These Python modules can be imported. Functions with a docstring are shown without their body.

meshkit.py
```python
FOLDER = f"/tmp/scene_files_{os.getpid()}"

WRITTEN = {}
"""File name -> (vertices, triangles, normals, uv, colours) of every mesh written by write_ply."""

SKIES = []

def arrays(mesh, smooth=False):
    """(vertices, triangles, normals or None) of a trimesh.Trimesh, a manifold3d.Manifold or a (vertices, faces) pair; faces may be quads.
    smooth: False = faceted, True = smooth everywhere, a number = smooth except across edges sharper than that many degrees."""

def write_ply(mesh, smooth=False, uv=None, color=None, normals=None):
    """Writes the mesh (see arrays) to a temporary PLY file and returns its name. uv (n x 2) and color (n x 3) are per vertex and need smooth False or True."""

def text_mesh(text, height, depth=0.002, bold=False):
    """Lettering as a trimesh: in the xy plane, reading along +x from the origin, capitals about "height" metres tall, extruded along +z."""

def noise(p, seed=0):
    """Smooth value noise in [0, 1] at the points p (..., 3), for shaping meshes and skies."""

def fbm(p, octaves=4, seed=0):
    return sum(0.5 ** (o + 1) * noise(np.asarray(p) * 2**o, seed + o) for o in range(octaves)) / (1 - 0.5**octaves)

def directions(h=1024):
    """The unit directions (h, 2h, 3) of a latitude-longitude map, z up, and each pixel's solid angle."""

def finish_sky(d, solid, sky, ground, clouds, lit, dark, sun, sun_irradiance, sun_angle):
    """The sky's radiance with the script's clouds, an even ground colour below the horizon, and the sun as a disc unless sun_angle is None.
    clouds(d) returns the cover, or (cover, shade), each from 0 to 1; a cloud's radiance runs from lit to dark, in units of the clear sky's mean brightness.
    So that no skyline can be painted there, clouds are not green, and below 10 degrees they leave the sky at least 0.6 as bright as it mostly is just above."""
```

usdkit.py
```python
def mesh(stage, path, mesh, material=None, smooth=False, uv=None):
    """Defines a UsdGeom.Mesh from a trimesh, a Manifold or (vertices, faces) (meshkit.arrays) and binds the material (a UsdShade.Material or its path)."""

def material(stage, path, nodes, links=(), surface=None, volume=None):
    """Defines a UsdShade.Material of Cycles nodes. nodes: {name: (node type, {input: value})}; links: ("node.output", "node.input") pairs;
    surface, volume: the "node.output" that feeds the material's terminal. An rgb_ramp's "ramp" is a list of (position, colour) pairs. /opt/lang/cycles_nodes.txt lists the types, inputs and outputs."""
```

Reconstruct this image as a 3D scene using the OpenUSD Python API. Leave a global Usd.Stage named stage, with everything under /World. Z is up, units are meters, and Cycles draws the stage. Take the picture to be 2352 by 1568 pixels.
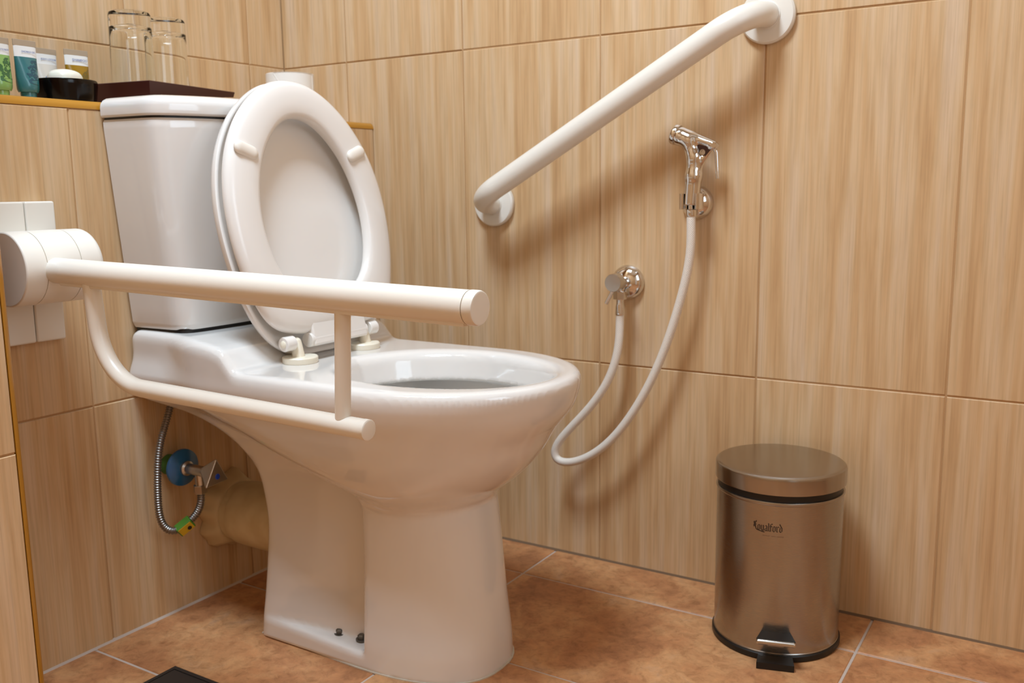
import math
import random
import numpy as np
import trimesh
import shapely
from shapely import affinity
from shapely.geometry import Polygon, LineString, MultiPoint, box as sbox
from shapely.ops import unary_union
import manifold3d as m3
import meshkit
import usdkit
from pxr import Gf, Sdf, Usd, UsdGeom, UsdLux, UsdShade, Vt

random.seed(7)
rng = np.random.default_rng(7)
PI = math.pi
stage = Usd.Stage.CreateInMemory()
UsdGeom.SetStageUpAxis(stage, UsdGeom.Tokens.z)
UsdGeom.SetStageMetersPerUnit(stage, 1.0)
UsdGeom.Xform.Define(stage, '/World')
UsdGeom.Scope.Define(stage, '/World/Looks')

# ------------------------------------------------------------------ camera, light, exposure
EXPOSURE = 1.56
YAW, PITCH, ROLL = 0.5579, -0.1621, -0.0131
EYE = np.array([-1.5624, -1.3127, 0.7185])
fw = np.array([math.cos(PITCH) * math.cos(YAW), math.cos(PITCH) * math.sin(YAW), math.sin(PITCH)])
rt = np.cross(fw, [0, 0, 1]); rt /= np.linalg.norm(rt)
up = np.cross(rt, fw)
rt, up = rt * math.cos(ROLL) + up * math.sin(ROLL), -rt * math.sin(ROLL) + up * math.cos(ROLL)
cam = UsdGeom.Camera.Define(stage, '/World/camera')
cam.CreateHorizontalApertureAttr(36.0); cam.CreateVerticalApertureAttr(24.0)
cam.CreateFocalLengthAttr(36.0 * 2148.89 / 2352.0)
cam.CreateClippingRangeAttr(Gf.Vec2f(0.02, 50))
cam.CreateFStopAttr(9.0); cam.CreateFocusDistanceAttr(1.05)
cam.CreateExposureAttr(EXPOSURE)
cam.AddTransformOp().Set(Gf.Matrix4d(*rt, 0, *up, 0, *(-fw), 0, *EYE, 1))


def rect_light(name, loc, size, power, color, rot=(0, 0, 0)):
    l = UsdLux.RectLight.Define(stage, '/World/' + name)
    l.CreateWidthAttr(size[0]); l.CreateHeightAttr(size[1])
    l.CreateIntensityAttr(power); l.CreateColorAttr(Gf.Vec3f(*color))
    l.AddTranslateOp().Set(Gf.Vec3d(*loc)); l.AddRotateXYZOp().Set(Gf.Vec3f(*rot))
    return l


CEIL = 2.45
# unseen ceiling lamp as main light, unseen window for front light and reflections; both are built with the room below
LAMPS = [(-1.10, -0.56, 0.50, 21.0)]
LAMP_COLOR = (0.73, 0.91, 1.08)
for i, (lx, ly, ls, lp) in enumerate(LAMPS):
    rect_light('ceiling_lamp_light' + ('' if i == 0 else '_%03d' % i), (lx, ly, CEIL - 0.035), (ls, ls), lp, LAMP_COLOR)  # out of view, placed so the grab bar shades the wall below it
Y_FRONT = -2.35
WIN = (-1.50, -0.75, 0.95, 2.05)
rect_light('window_daylight', ((WIN[0] + WIN[1]) / 2, Y_FRONT + 0.012, (WIN[2] + WIN[3]) / 2), (WIN[1] - WIN[0], WIN[3] - WIN[2]), 0.9, (0.74, 0.91, 1.06), rot=(90, 0, 0))  # out of view, lights faces turned to the front and shows in the metal


# ------------------------------------------------------------------ helpers
used = {}


def numbered(path):
    n = used.get(path, -1) + 1
    used[path] = n
    return path if n == 0 else '%s_%03d' % (path, n)


def pathof(p):
    return str(p.GetPath()) if hasattr(p, 'GetPath') else str(p)


def obj(name, mesh, mat, parent=None, smooth=30, uv=None):
    path = numbered((pathof(parent) if parent is not None else '/World') + '/' + name)
    return usdkit.mesh(stage, path, mesh, MAT[mat] if isinstance(mat, str) else mat, smooth=smooth, uv=uv).GetPrim()


def tag(o, label=None, cat=None, group=None, kind=None):
    for k, v in (('label', label), ('category', cat), ('group', group), ('kind', kind)):
        if v:
            o.SetCustomDataByKey(k, v)
    return o


def thing(name, label=None, cat=None, loc=(0, 0, 0), rotz=0.0, group=None, kind=None, rotx=None):
    x = UsdGeom.Xform.Define(stage, numbered('/World/' + name))
    x.AddTranslateOp().Set(Gf.Vec3d(*map(float, loc)))
    if rotz:
        x.AddRotateZOp().Set(math.degrees(rotz))
    if rotx:
        x.AddRotateXOp().Set(math.degrees(rotx))
    return tag(x.GetPrim(), label, cat, group, kind)


def bx(x0, x1, y0, y1, z0, z1):
    m = trimesh.creation.box((x1 - x0, y1 - y0, z1 - z0))
    m.apply_translation(((x0 + x1) / 2, (y0 + y1) / 2, (z0 + z1) / 2))
    return m


def rbox(x0, x1, y0, y1, z0, z1, r=0.002, seg=8):
    """a box with rounded edges: hull of eight small spheres"""
    s = m3.Manifold.sphere(r, seg)
    return m3.Manifold.batch_hull([s.translate([x, y, z]) for x in (x0 + r, x1 - r) for y in (y0 + r, y1 - r) for z in (z0 + r, z1 - r)])


def cbox(x0, x1, y0, y1, z0, z1, c, faces='-x'):
    """a slab whose face on one side is chamfered by c (tiles)"""
    lo, hi = np.array([x0, y0, z0], float), np.array([x1, y1, z1], float)
    ax = 'xyz'.index(faces[1]); o = [a for a in range(3) if a != ax]
    front, back = (lo[ax], hi[ax]) if faces[0] == '-' else (hi[ax], lo[ax])
    s = 1 if back > front else -1
    pts = []
    for dep, ins in ((front, c), (front + s * c, 0.0), (back, 0.0)):
        for a in (lo[o[0]] + ins, hi[o[0]] - ins):
            for b in (lo[o[1]] + ins, hi[o[1]] - ins):
                p = np.zeros(3); p[ax] = dep; p[o[0]] = a; p[o[1]] = b
                pts.append(p)
    return trimesh.convex.convex_hull(np.array(pts))


def lathe(profile, n=48, axis='z', at=(0, 0, 0)):
    """profile: (radius, height) pairs, closed on the axis if the radius is 0"""
    p = np.asarray(profile, float)
    m = trimesh.creation.revolve(p, sections=n)
    if m.volume < 0:
        m.invert()
    R = {'z': np.eye(4), 'x': trimesh.geometry.align_vectors([0, 0, 1], [1, 0, 0]), '-x': trimesh.geometry.align_vectors([0, 0, 1], [-1, 0, 0]),
         'y': trimesh.geometry.align_vectors([0, 0, 1], [0, 1, 0]), '-y': trimesh.geometry.align_vectors([0, 0, 1], [0, -1, 0])}[axis] if isinstance(axis, str) else trimesh.geometry.align_vectors([0, 0, 1], axis)
    m.apply_transform(R); m.apply_translation(at)
    return m


def spline(pts, n):
    """Catmull-Rom through the points, n samples at equal arc length"""
    from scipy.interpolate import CubicSpline
    p = np.asarray(pts, float)
    t = np.r_[0, np.cumsum(np.linalg.norm(np.diff(p, axis=0), axis=1) ** 0.6)]
    c = CubicSpline(t, p)
    q = c(np.linspace(0, t[-1], n * 8))
    s = np.r_[0, np.cumsum(np.linalg.norm(np.diff(q, axis=0), axis=1))]
    g = np.linspace(0, s[-1], n)
    return np.stack([np.interp(g, s, q[:, k]) for k in range(p.shape[1])], 1)


def fillet(pts, r, n=10):
    """polyline with its inner corners rounded by radius r"""
    pts = [np.asarray(p, float) for p in pts]
    out = [pts[0]]
    for a, b, c in zip(pts, pts[1:], pts[2:]):
        u, v = (a - b) / np.linalg.norm(a - b), (c - b) / np.linalg.norm(c - b)
        th = math.acos(np.clip(u @ v, -1, 1)); d = r / math.tan(th / 2)
        bis = (u + v) / np.linalg.norm(u + v); cen = b + bis * r / math.sin(th / 2)
        p, q = b + u * d - cen, b + v * d - cen
        w = math.acos(np.clip(p @ q / r / r, -1, 1))
        for k in range(n + 1):
            t = k / n
            out.append(cen + (math.sin((1 - t) * w) * p + math.sin(t * w) * q) / math.sin(w))
    out.append(pts[-1])
    return np.array(out)


def tube(path, r, sides=24, cap=True, uv=False):
    p = np.asarray(path, float); n = len(p)
    r = np.broadcast_to(r, (n,))
    t = np.gradient(p, axis=0); t /= np.linalg.norm(t, axis=1, keepdims=True)
    a = np.cross(t[0], [0.3, 0.2, 0.93]); a /= np.linalg.norm(a)
    ring = []
    for i in range(n):
        a = a - t[i] * (a @ t[i]); a /= np.linalg.norm(a)
        b = np.cross(t[i], a)
        k = np.arange(sides) * 2 * PI / sides
        ring.append(p[i] + r[i] * (np.cos(k)[:, None] * a + np.sin(k)[:, None] * b))
    v = np.concatenate(ring)
    i, j = np.meshgrid(np.arange(n - 1), np.arange(sides), indexing='ij'); j2 = (j + 1) % sides
    q = np.stack([i * sides + j, i * sides + j2, (i + 1) * sides + j2, (i + 1) * sides + j], -1).reshape(-1, 4)
    f = np.vstack([q[:, [0, 1, 2]], q[:, [0, 2, 3]]])
    if uv:
        s = np.r_[0, np.cumsum(np.linalg.norm(np.diff(p, axis=0), axis=1))]
        i, j = np.meshgrid(np.arange(n), np.arange(sides + 1), indexing='ij')
        vv = v.reshape(n, sides, 3); vv = np.concatenate([vv, vv[:, :1]], 1).reshape(-1, 3)
        st = np.stack([np.broadcast_to(np.arange(sides + 1) / sides, (n, sides + 1)), np.broadcast_to(s[:, None], (n, sides + 1))], -1).reshape(-1, 2)
        i, j = np.meshgrid(np.arange(n - 1), np.arange(sides), indexing='ij'); S = sides + 1
        q = np.stack([i * S + j, i * S + j + 1, (i + 1) * S + j + 1, (i + 1) * S + j], -1).reshape(-1, 4)
        return (vv, np.vstack([q[:, [0, 1, 2]], q[:, [0, 2, 3]]])), st
    if cap:
        c0, c1 = len(v), len(v) + 1
        v = np.vstack([v, p[0], p[-1]])
        k = np.arange(sides); k2 = (k + 1) % sides
        e = (n - 1) * sides
        f = np.vstack([f, np.stack([np.full(sides, c0), k2, k], 1), np.stack([np.full(sides, c1), e + k, e + k2], 1)])
    return trimesh.Trimesh(v, f, process=False)


def loft(sections, cap=True):
    """closed polygons (k x 3), all with the same count"""
    s = [np.asarray(x, float) for x in sections]; n, k = len(s), len(s[0])
    v = np.concatenate(s)
    i, j = np.meshgrid(np.arange(n - 1), np.arange(k), indexing='ij'); j2 = (j + 1) % k
    q = np.stack([i * k + j, i * k + j2, (i + 1) * k + j2, (i + 1) * k + j], -1).reshape(-1, 4)
    f = [q[:, [0, 1, 2]], q[:, [0, 2, 3]]]
    if cap:
        v = np.vstack([v, s[0].mean(0), s[-1].mean(0)]); a = np.arange(k); a2 = (a + 1) % k
        f += [np.stack([np.full(k, n * k), a2, a], 1), np.stack([np.full(k, n * k + 1), (n - 1) * k + a, (n - 1) * k + a2], 1)]
    m = trimesh.Trimesh(v, np.vstack(f), process=False)
    if m.volume < 0:
        m.invert()
    return m


def extrude(poly, depth, at=(0, 0, 0)):
    geoms = getattr(poly, 'geoms', [poly])
    m = trimesh.util.concatenate([trimesh.creation.extrude_polygon(g, depth, engine='earcut') for g in geoms if g.area > 0])
    m.apply_translation(at)
    return m


def resample(poly, n, start=None):
    """n points at equal spacing along a polygon's outline, from the point nearest START"""
    l = poly.exterior
    if not l.is_ccw:
        l = shapely.reverse(l)
    d0 = l.project(shapely.Point(*start)) if start is not None else 0
    return np.array([l.interpolate((d0 + l.length * k / n) % l.length).coords[0] for k in range(n)])


def join(*ms):
    out = []
    for m in ms:
        v, f, _ = meshkit.arrays(m)
        out.append(trimesh.Trimesh(v, f, process=False))
    return trimesh.util.concatenate(out)


def moved(m, M):
    m = m.copy(); m.apply_transform(M); return m


def frame(o, x, y, z):
    M = np.eye(4); M[:3, 0], M[:3, 1], M[:3, 2], M[:3, 3] = x, y, z, o
    return M


def surface_nets(f, lo, hi, h):
    """a distance field's zero surface as a triangle mesh (naive surface nets, then Newton steps onto the surface)"""
    lo, hi = np.asarray(lo, float), np.asarray(hi, float)
    n = np.ceil((hi - lo) / h).astype(int) + 1
    ax = [lo[k] + h * np.arange(n[k]) for k in range(3)]
    G = np.meshgrid(*ax, indexing='ij')
    D = f(*G)
    ins = D < 0
    acc = np.zeros(tuple(n - 1) + (3,)); cnt = np.zeros(tuple(n - 1))
    cells = tuple(n - 1)
    for a in range(3):
        b, c = (a + 1) % 3, (a + 2) % 3
        s0 = [slice(None)] * 3; s1 = [slice(None)] * 3
        s0[a] = slice(0, -1); s1[a] = slice(1, None)
        d0, d1 = D[tuple(s0)], D[tuple(s1)]
        cross = (d0 < 0) != (d1 < 0)
        t = np.where(cross, d0 / np.where(cross, d0 - d1, 1), 0)
        for ob in (0, 1):
            for oc in (0, 1):
                sl = [slice(None)] * 3
                sl[b] = slice(ob, ob + cells[b]); sl[c] = slice(oc, oc + cells[c])
                cr, tt = cross[tuple(sl)], t[tuple(sl)]
                off = np.zeros(cells + (3,)); off[..., a] = tt; off[..., b] = ob; off[..., c] = oc
                acc += off * cr[..., None]; cnt += cr
    act = cnt > 0
    idx = -np.ones(cells, int); idx[act] = np.arange(act.sum())
    base = np.argwhere(act)
    V = lo + h * (base + acc[act] / cnt[act][:, None])
    F = []
    for a in range(3):
        b, c = (a + 1) % 3, (a + 2) % 3
        s0 = [slice(1, -1)] * 3; s1 = [slice(1, -1)] * 3
        s0[a] = slice(0, -1); s1[a] = slice(1, None)
        i0, i1 = ins[tuple(s0)], ins[tuple(s1)]
        for sel, flip in ((i0 & ~i1, False), (~i0 & i1, True)):
            e = np.argwhere(sel)
            if not len(e):
                continue
            e[:, b] += 1; e[:, c] += 1
            q = []
            for db, dc in ((-1, -1), (0, -1), (0, 0), (-1, 0)):
                k = e.copy(); k[:, b] += db; k[:, c] += dc
                q.append(idx[k[:, 0], k[:, 1], k[:, 2]])
            q = np.stack(q, 1)
            if flip:
                q = q[:, ::-1]
            F.append(q)
    F = np.vstack(F)
    e = h * 0.3
    for _ in range(3):
        d = f(*V.T)
        g = np.stack([(f(*(V + e * np.eye(3)[k]).T) - f(*(V - e * np.eye(3)[k]).T)) / (2 * e) for k in range(3)], 1)
        V = V - np.clip(d / np.maximum((g * g).sum(1), 0.05), -h * 0.7, h * 0.7)[:, None] * g
    return trimesh.Trimesh(V, np.vstack([F[:, [0, 1, 2]], F[:, [0, 2, 3]]]), process=False)


def smin(a, b, k):
    h = np.clip(0.5 + 0.5 * (b - a) / k, 0, 1)
    return b + (a - b) * h - k * h * (1 - h)


def smax(a, b, k):
    return -smin(-a, -b, k)


def capsule(p, a, b, ra, rb=None):
    rb = ra if rb is None else rb
    a, b = np.asarray(a, float), np.asarray(b, float)
    d = b - a
    t = np.clip(sum((p[k] - a[k]) * d[k] for k in range(3)) / (d @ d), 0, 1)
    return np.sqrt(sum((p[k] - a[k] - t * d[k]) ** 2 for k in range(3))) - (ra + (rb - ra) * t)


def srgb(r, g, b):
    return tuple((c / 12.92 if c <= 0.04045 else ((c + 0.055) / 1.055) ** 2.4) for c in (r / 255, g / 255, b / 255))


# ------------------------------------------------------------------ materials
MAT = {}


def mat(name, nodes, links=(), surface='p.BSDF'):
    MAT[name] = usdkit.material(stage, '/World/Looks/' + name, nodes, links, surface=surface)
    return MAT[name]


def plain(name, color, rough=0.4, **kw):
    return mat(name, {'p': ('principled_bsdf', {'base_color': color, 'roughness': rough, **kw})})


# wood-look porcelain: long vertical streaks, a different piece of the print on every tile
def wood_tile(name, a, b, c, d):
    mat(name, {
        'g': ('geometry', {}), 'o': ('object_info', {}), 'w': ('math', {'math_type': 'multiply', 'value2': 41.0}),
        'm1': ('mapping', {'scale': (1, 1, 0.045)}), 'm2': ('mapping', {'scale': (1, 1, 0.02)}), 'm3': ('mapping', {'scale': (1, 1, 0.09)}),
        'n1': ('noise_texture', {'dimensions': '4D', 'scale': 34.0, 'detail': 3.0, 'roughness': 0.55, 'distortion': 0.35}),
        'n2': ('noise_texture', {'dimensions': '4D', 'scale': 260.0, 'detail': 2.0, 'roughness': 0.6, 'distortion': 0.2}),
        'n3': ('noise_texture', {'dimensions': '4D', 'scale': 75.0, 'detail': 3.0, 'roughness': 0.6, 'distortion': 0.5}),
        'r1': ('rgb_ramp', {'ramp': [(0.30, a), (0.44, b), (0.54, c), (0.68, d)]}),
        'r2': ('rgb_ramp', {'ramp': [(0.30, (0.88, 0.86, 0.83)), (0.52, (1, 1, 1)), (0.72, (1.05, 1.06, 1.07))]}),
        'r3': ('rgb_ramp', {'ramp': [(0.32, (0.93, 0.91, 0.88)), (0.50, (1, 1, 1)), (0.70, (1.03, 1.05, 1.09))]}),
        'x1': ('mix', {'mix_type': 'multiply', 'fac': 1.0}), 'x2': ('mix', {'mix_type': 'multiply', 'fac': 1.0}),
        'bp': ('bump', {'strength': 0.12, 'distance': 0.0006}),
        'p': ('principled_bsdf', {'roughness': 0.42, 'specular_ior_level': 0.35}),
    }, [('o.random', 'w.value1'), ('w.value', 'n1.w'), ('w.value', 'n2.w'), ('w.value', 'n3.w'), ('g.position', 'm1.vector'), ('g.position', 'm2.vector'), ('g.position', 'm3.vector'),
        ('m1.vector', 'n1.vector'), ('m2.vector', 'n2.vector'), ('m3.vector', 'n3.vector'), ('n1.fac', 'r1.fac'), ('n2.fac', 'r2.fac'), ('n3.fac', 'r3.fac'),
        ('r1.color', 'x1.color1'), ('r2.color', 'x1.color2'), ('x1.color', 'x2.color1'), ('r3.color', 'x2.color2'), ('x2.color', 'p.base_color'),
        ('n2.fac', 'bp.height'), ('bp.normal', 'p.normal')])


wood_tile('wood_tile', srgb(194, 154, 110), srgb(206, 168, 124), srgb(211, 178, 138), srgb(213, 184, 152))
mat('terracotta_tile', {
    'g': ('geometry', {}), 'o': ('object_info', {}), 'w': ('math', {'math_type': 'multiply', 'value2': 23.0}),
    'n1': ('noise_texture', {'dimensions': '4D', 'scale': 9.0, 'detail': 6.0, 'roughness': 0.62, 'distortion': 0.6}),
    'n2': ('noise_texture', {'dimensions': '4D', 'scale': 60.0, 'detail': 4.0, 'roughness': 0.65, 'distortion': 0.8}),
    'r1': ('rgb_ramp', {'ramp': [(0.30, srgb(150, 98, 64)), (0.46, srgb(178, 122, 80)), (0.58, srgb(194, 142, 96)), (0.72, srgb(188, 148, 116))]}),
    'r2': ('rgb_ramp', {'ramp': [(0.30, (0.72, 0.68, 0.64)), (0.5, (1, 1, 1)), (0.70, (1.16, 1.14, 1.12))]}),
    'x1': ('mix', {'mix_type': 'multiply', 'fac': 1.0}), 'bp': ('bump', {'strength': 0.15, 'distance': 0.001}),
    'p': ('principled_bsdf', {'roughness': 0.45, 'specular_ior_level': 0.4}),
}, [('o.random', 'w.value1'), ('w.value', 'n1.w'), ('w.value', 'n2.w'), ('g.position', 'n1.vector'), ('g.position', 'n2.vector'), ('n1.fac', 'r1.fac'), ('n2.fac', 'r2.fac'),
    ('r1.color', 'x1.color1'), ('r2.color', 'x1.color2'), ('x1.color', 'p.base_color'), ('n2.fac', 'bp.height'), ('bp.normal', 'p.normal')])
plain('wall_grout', srgb(184, 144, 100), 0.9)
plain('floor_grout', srgb(190, 172, 158), 0.9)
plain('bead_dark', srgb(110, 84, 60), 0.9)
plain('white_paint', srgb(232, 226, 216), 0.6)
plain('gold_trim', srgb(178, 122, 34), 0.35, coat_weight=0.3)
plain('ceramic', srgb(226, 220, 214), 0.10, coat_weight=0.6, coat_roughness=0.04)
plain('seat_plastic', srgb(233, 226, 219), 0.22, coat_weight=0.2)
plain('cream_plastic', srgb(236, 226, 206), 0.3)
plain('buffer_plastic', srgb(235, 226, 214), 0.3)
plain('rail_coat', srgb(232, 225, 214), 0.32, coat_weight=0.15, coat_roughness=0.2)
plain('rail_seam', srgb(196, 180, 160), 0.6)
plain('chrome', (0.72, 0.70, 0.68), 0.06, metallic=1.0)
plain('dull_chrome', (0.55, 0.52, 0.48), 0.28, metallic=1.0)
plain('hose_steel', (0.30, 0.275, 0.25), 0.35, metallic=1.0)
plain('chrome_recess', srgb(44, 18, 14), 0.25)
plain('black_plastic', srgb(14, 13, 13), 0.4)
plain('black_gloss', srgb(8, 4, 4), 0.15, specular_ior_level=0.3)
plain('bolt_steel', srgb(105, 102, 96), 0.4, metallic=0.8)
plain('water', (0.85, 0.9, 0.9), 0.02, transmission_weight=1.0, ior=1.33)
plain('silicone', srgb(205, 195, 178), 0.5)
plain('sealant', srgb(204, 178, 134), 0.5)
plain('blue_enamel', srgb(22, 92, 140), 0.25, coat_weight=0.4)
plain('green_tape', srgb(70, 120, 50), 0.6)
plain('blue_dot', srgb(30, 70, 190), 0.3)
plain('yellow_tag', srgb(205, 165, 20), 0.5)
plain('tag_green', srgb(70, 120, 30), 0.5)
plain('paper', srgb(238, 232, 224), 0.85)
plain('soap', srgb(236, 228, 212), 0.3, subsurface_weight=0.2, subsurface_scale=0.01)
plain('tray_lacquer', srgb(60, 20, 18), 0.35)
plain('ink', srgb(40, 26, 16), 0.5)
plain('faint_ink', srgb(92, 70, 52), 0.5)
plain('blue_ink', srgb(96, 108, 168), 0.5)
plain('tube_white', srgb(222, 220, 216), 0.35)
plain('drain_metal', srgb(52, 48, 46), 0.45, metallic=0.3)
mat('pipe_ivory', {
    'g': ('geometry', {}), 'n': ('noise_texture', {'scale': 30.0, 'detail': 4.0}), 'r': ('rgb_ramp', {'ramp': [(0.35, srgb(205, 182, 140)), (0.65, srgb(216, 196, 156))]}),
    'p': ('principled_bsdf', {'roughness': 0.35})}, [('g.position', 'n.vector'), ('n.fac', 'r.fac'), ('r.color', 'p.base_color')])
mat('brushed_steel', {
    'tc': ('texture_coordinate', {}), 'm': ('mapping', {'scale': (40, 40, 400)}), 'n': ('noise_texture', {'scale': 3.0, 'detail': 2.0}),
    'r': ('rgb_ramp', {'ramp': [(0.3, (0.215, 0.215, 0.215)), (0.7, (0.245, 0.245, 0.245))]}),
    'p': ('principled_bsdf', {'base_color': (0.40, 0.38, 0.355), 'metallic': 1.0, 'roughness': 0.3})},
    [('tc.object', 'm.vector'), ('m.vector', 'n.vector'), ('n.fac', 'r.fac'), ('r.color', 'p.roughness')])
mat('lid_steel', {
    'p': ('principled_bsdf', {'base_color': (0.40, 0.375, 0.345), 'metallic': 1.0, 'roughness': 0.2})})
mat('braid', {
    'tc': ('texture_coordinate', {}), 'm1': ('mapping', {'scale': (16, 330, 1), 'rotation': (0, 0, 0)}),
    'w1': ('wave_texture', {'bands_direction': 'diagonal', 'scale': 0.5}), 'm2': ('mapping', {'scale': (-16, 330, 1)}), 'w2': ('wave_texture', {'bands_direction': 'diagonal', 'scale': 0.5}),
    'x': ('mix', {'mix_type': 'lighten', 'fac': 1.0}), 'r': ('rgb_ramp', {'ramp': [(0.2, srgb(206, 190, 172)), (0.8, srgb(236, 227, 216))]}),
    'bp': ('bump', {'strength': 0.5, 'distance': 0.0006}), 'p': ('principled_bsdf', {'roughness': 0.4})},
    [('tc.UV', 'm1.vector'), ('tc.UV', 'm2.vector'), ('m1.vector', 'w1.vector'), ('m2.vector', 'w2.vector'), ('w1.color', 'x.color1'), ('w2.color', 'x.color2'), ('x.color', 'r.fac'), ('r.color', 'p.base_color'),
     ('x.color', 'bp.height'), ('bp.normal', 'p.normal')])
mat('clear_glass', {'p': ('glass_bsdf', {'color': (0.99, 0.995, 0.99), 'roughness': 0.0, 'IOR': 1.36})}, surface='p.BSDF')
plain('clear_plastic', srgb(205, 190, 170), 0.25, transmission_weight=0.55, ior=1.3)
for nm, c in (('gel_teal', (50, 108, 112)), ('gel_green', (128, 168, 92)), ('gel_white', (214, 206, 194)), ('gel_amber', (150, 112, 24))):
    plain(nm, srgb(*c), 0.25, coat_weight=0.4)
for nm, c in (('print_teal', (38, 78, 92)), ('print_green', (58, 100, 58)), ('print_white', (130, 150, 170)), ('print_amber', (112, 92, 40))):
    plain(nm, srgb(*c), 0.4)
plain('frosted_glass', srgb(225, 232, 235), 0.5)

# ------------------------------------------------------------------ the room
J = 0.0012          # half a joint
ZR = [0.0, 0.391, 0.986, 1.586, 2.186, CEIL]


def wall_root(name, label):
    return thing(name, label, kind='structure')


def tiles(root, plane, cols, rows, thick=0.008, c=0.0012, jit=0.0006):
    """plane: (axis, coordinate, outward sign). Each tile is its own mesh, a hair proud or shy of its neighbours."""
    ax, co, sg = plane
    for a0, a1 in zip(cols, cols[1:]):
        for z0, z1 in zip(rows, rows[1:]):
            d = rng.uniform(-jit, jit)
            f, b = co + sg * d, co - sg * thick
            lo, hi = min(f, b), max(f, b)
            side = ('+' if sg > 0 else '-') + ax
            a, b2 = min(a0, a1) + J, max(a0, a1) - J
            m = cbox(lo, hi, a, b2, z0 + J, z1 - J, c, side) if ax == 'x' else cbox(a, b2, lo, hi, z0 + J, z1 - J, c, side)
            obj('tile', m, 'wood_tile', root, smooth=False)


X_OUT = -2.45
right = wall_root('wall_right', 'right wall clad in vertical wood-look tiles behind the grab bar')
obj('grout', bx(0.0016, 0.10, Y_FRONT, 0.35, 0, CEIL), 'wall_grout', right, False)
tiles(right, ('x', 0.0, -1), [0.25, 0.068, -0.232, -0.532, -0.832, -1.132, -1.432, -1.732, -2.032, Y_FRONT], ZR)

back = wall_root('wall_back', 'upper back wall of wood-look tiles behind the ledge')
obj('grout', bx(-1.4, 0.0, 0.2516, 0.35, 0.84, CEIL), 'wall_grout', back, False)
tiles(back, ('y', 0.25, -1), [0.0, -0.101, -0.401, -0.701, -1.001, -1.301, -1.4], [0.858] + ZR[2:])

ledge = wall_root('wall_ledge', 'half-height tiled ledge wall carrying the cistern side of the toilet')
obj('grout', bx(-1.4, 0.0, 0.0016, 0.249, 0, 0.850), 'wall_grout', ledge, False)
tiles(ledge, ('y', 0.0, -1), [-0.001, -0.097, -0.397, -0.697, -0.915], [0, 0.391, 0.8455])
for x0, x1 in zip([-1.4, -1.1, -0.8, -0.5, -0.2], [-1.1, -0.8, -0.5, -0.2, 0.0]):
    obj('tile', cbox(x0 + J, x1 - J, 0.010, 0.249, 0.8455, 0.857, 0.001, '+z'), 'wood_tile', ledge, smooth=False)

left = wall_root('wall_left', 'tiled wall projecting at the left edge of the picture')
obj('grout', bx(X_OUT, -0.914, -0.1524, -0.0105, 0, CEIL), 'wall_grout', left, False)
tiles(left, ('y', -0.154, -1), [-0.912, -1.212, -1.512, -1.812, -2.112, X_OUT], ZR)

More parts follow.
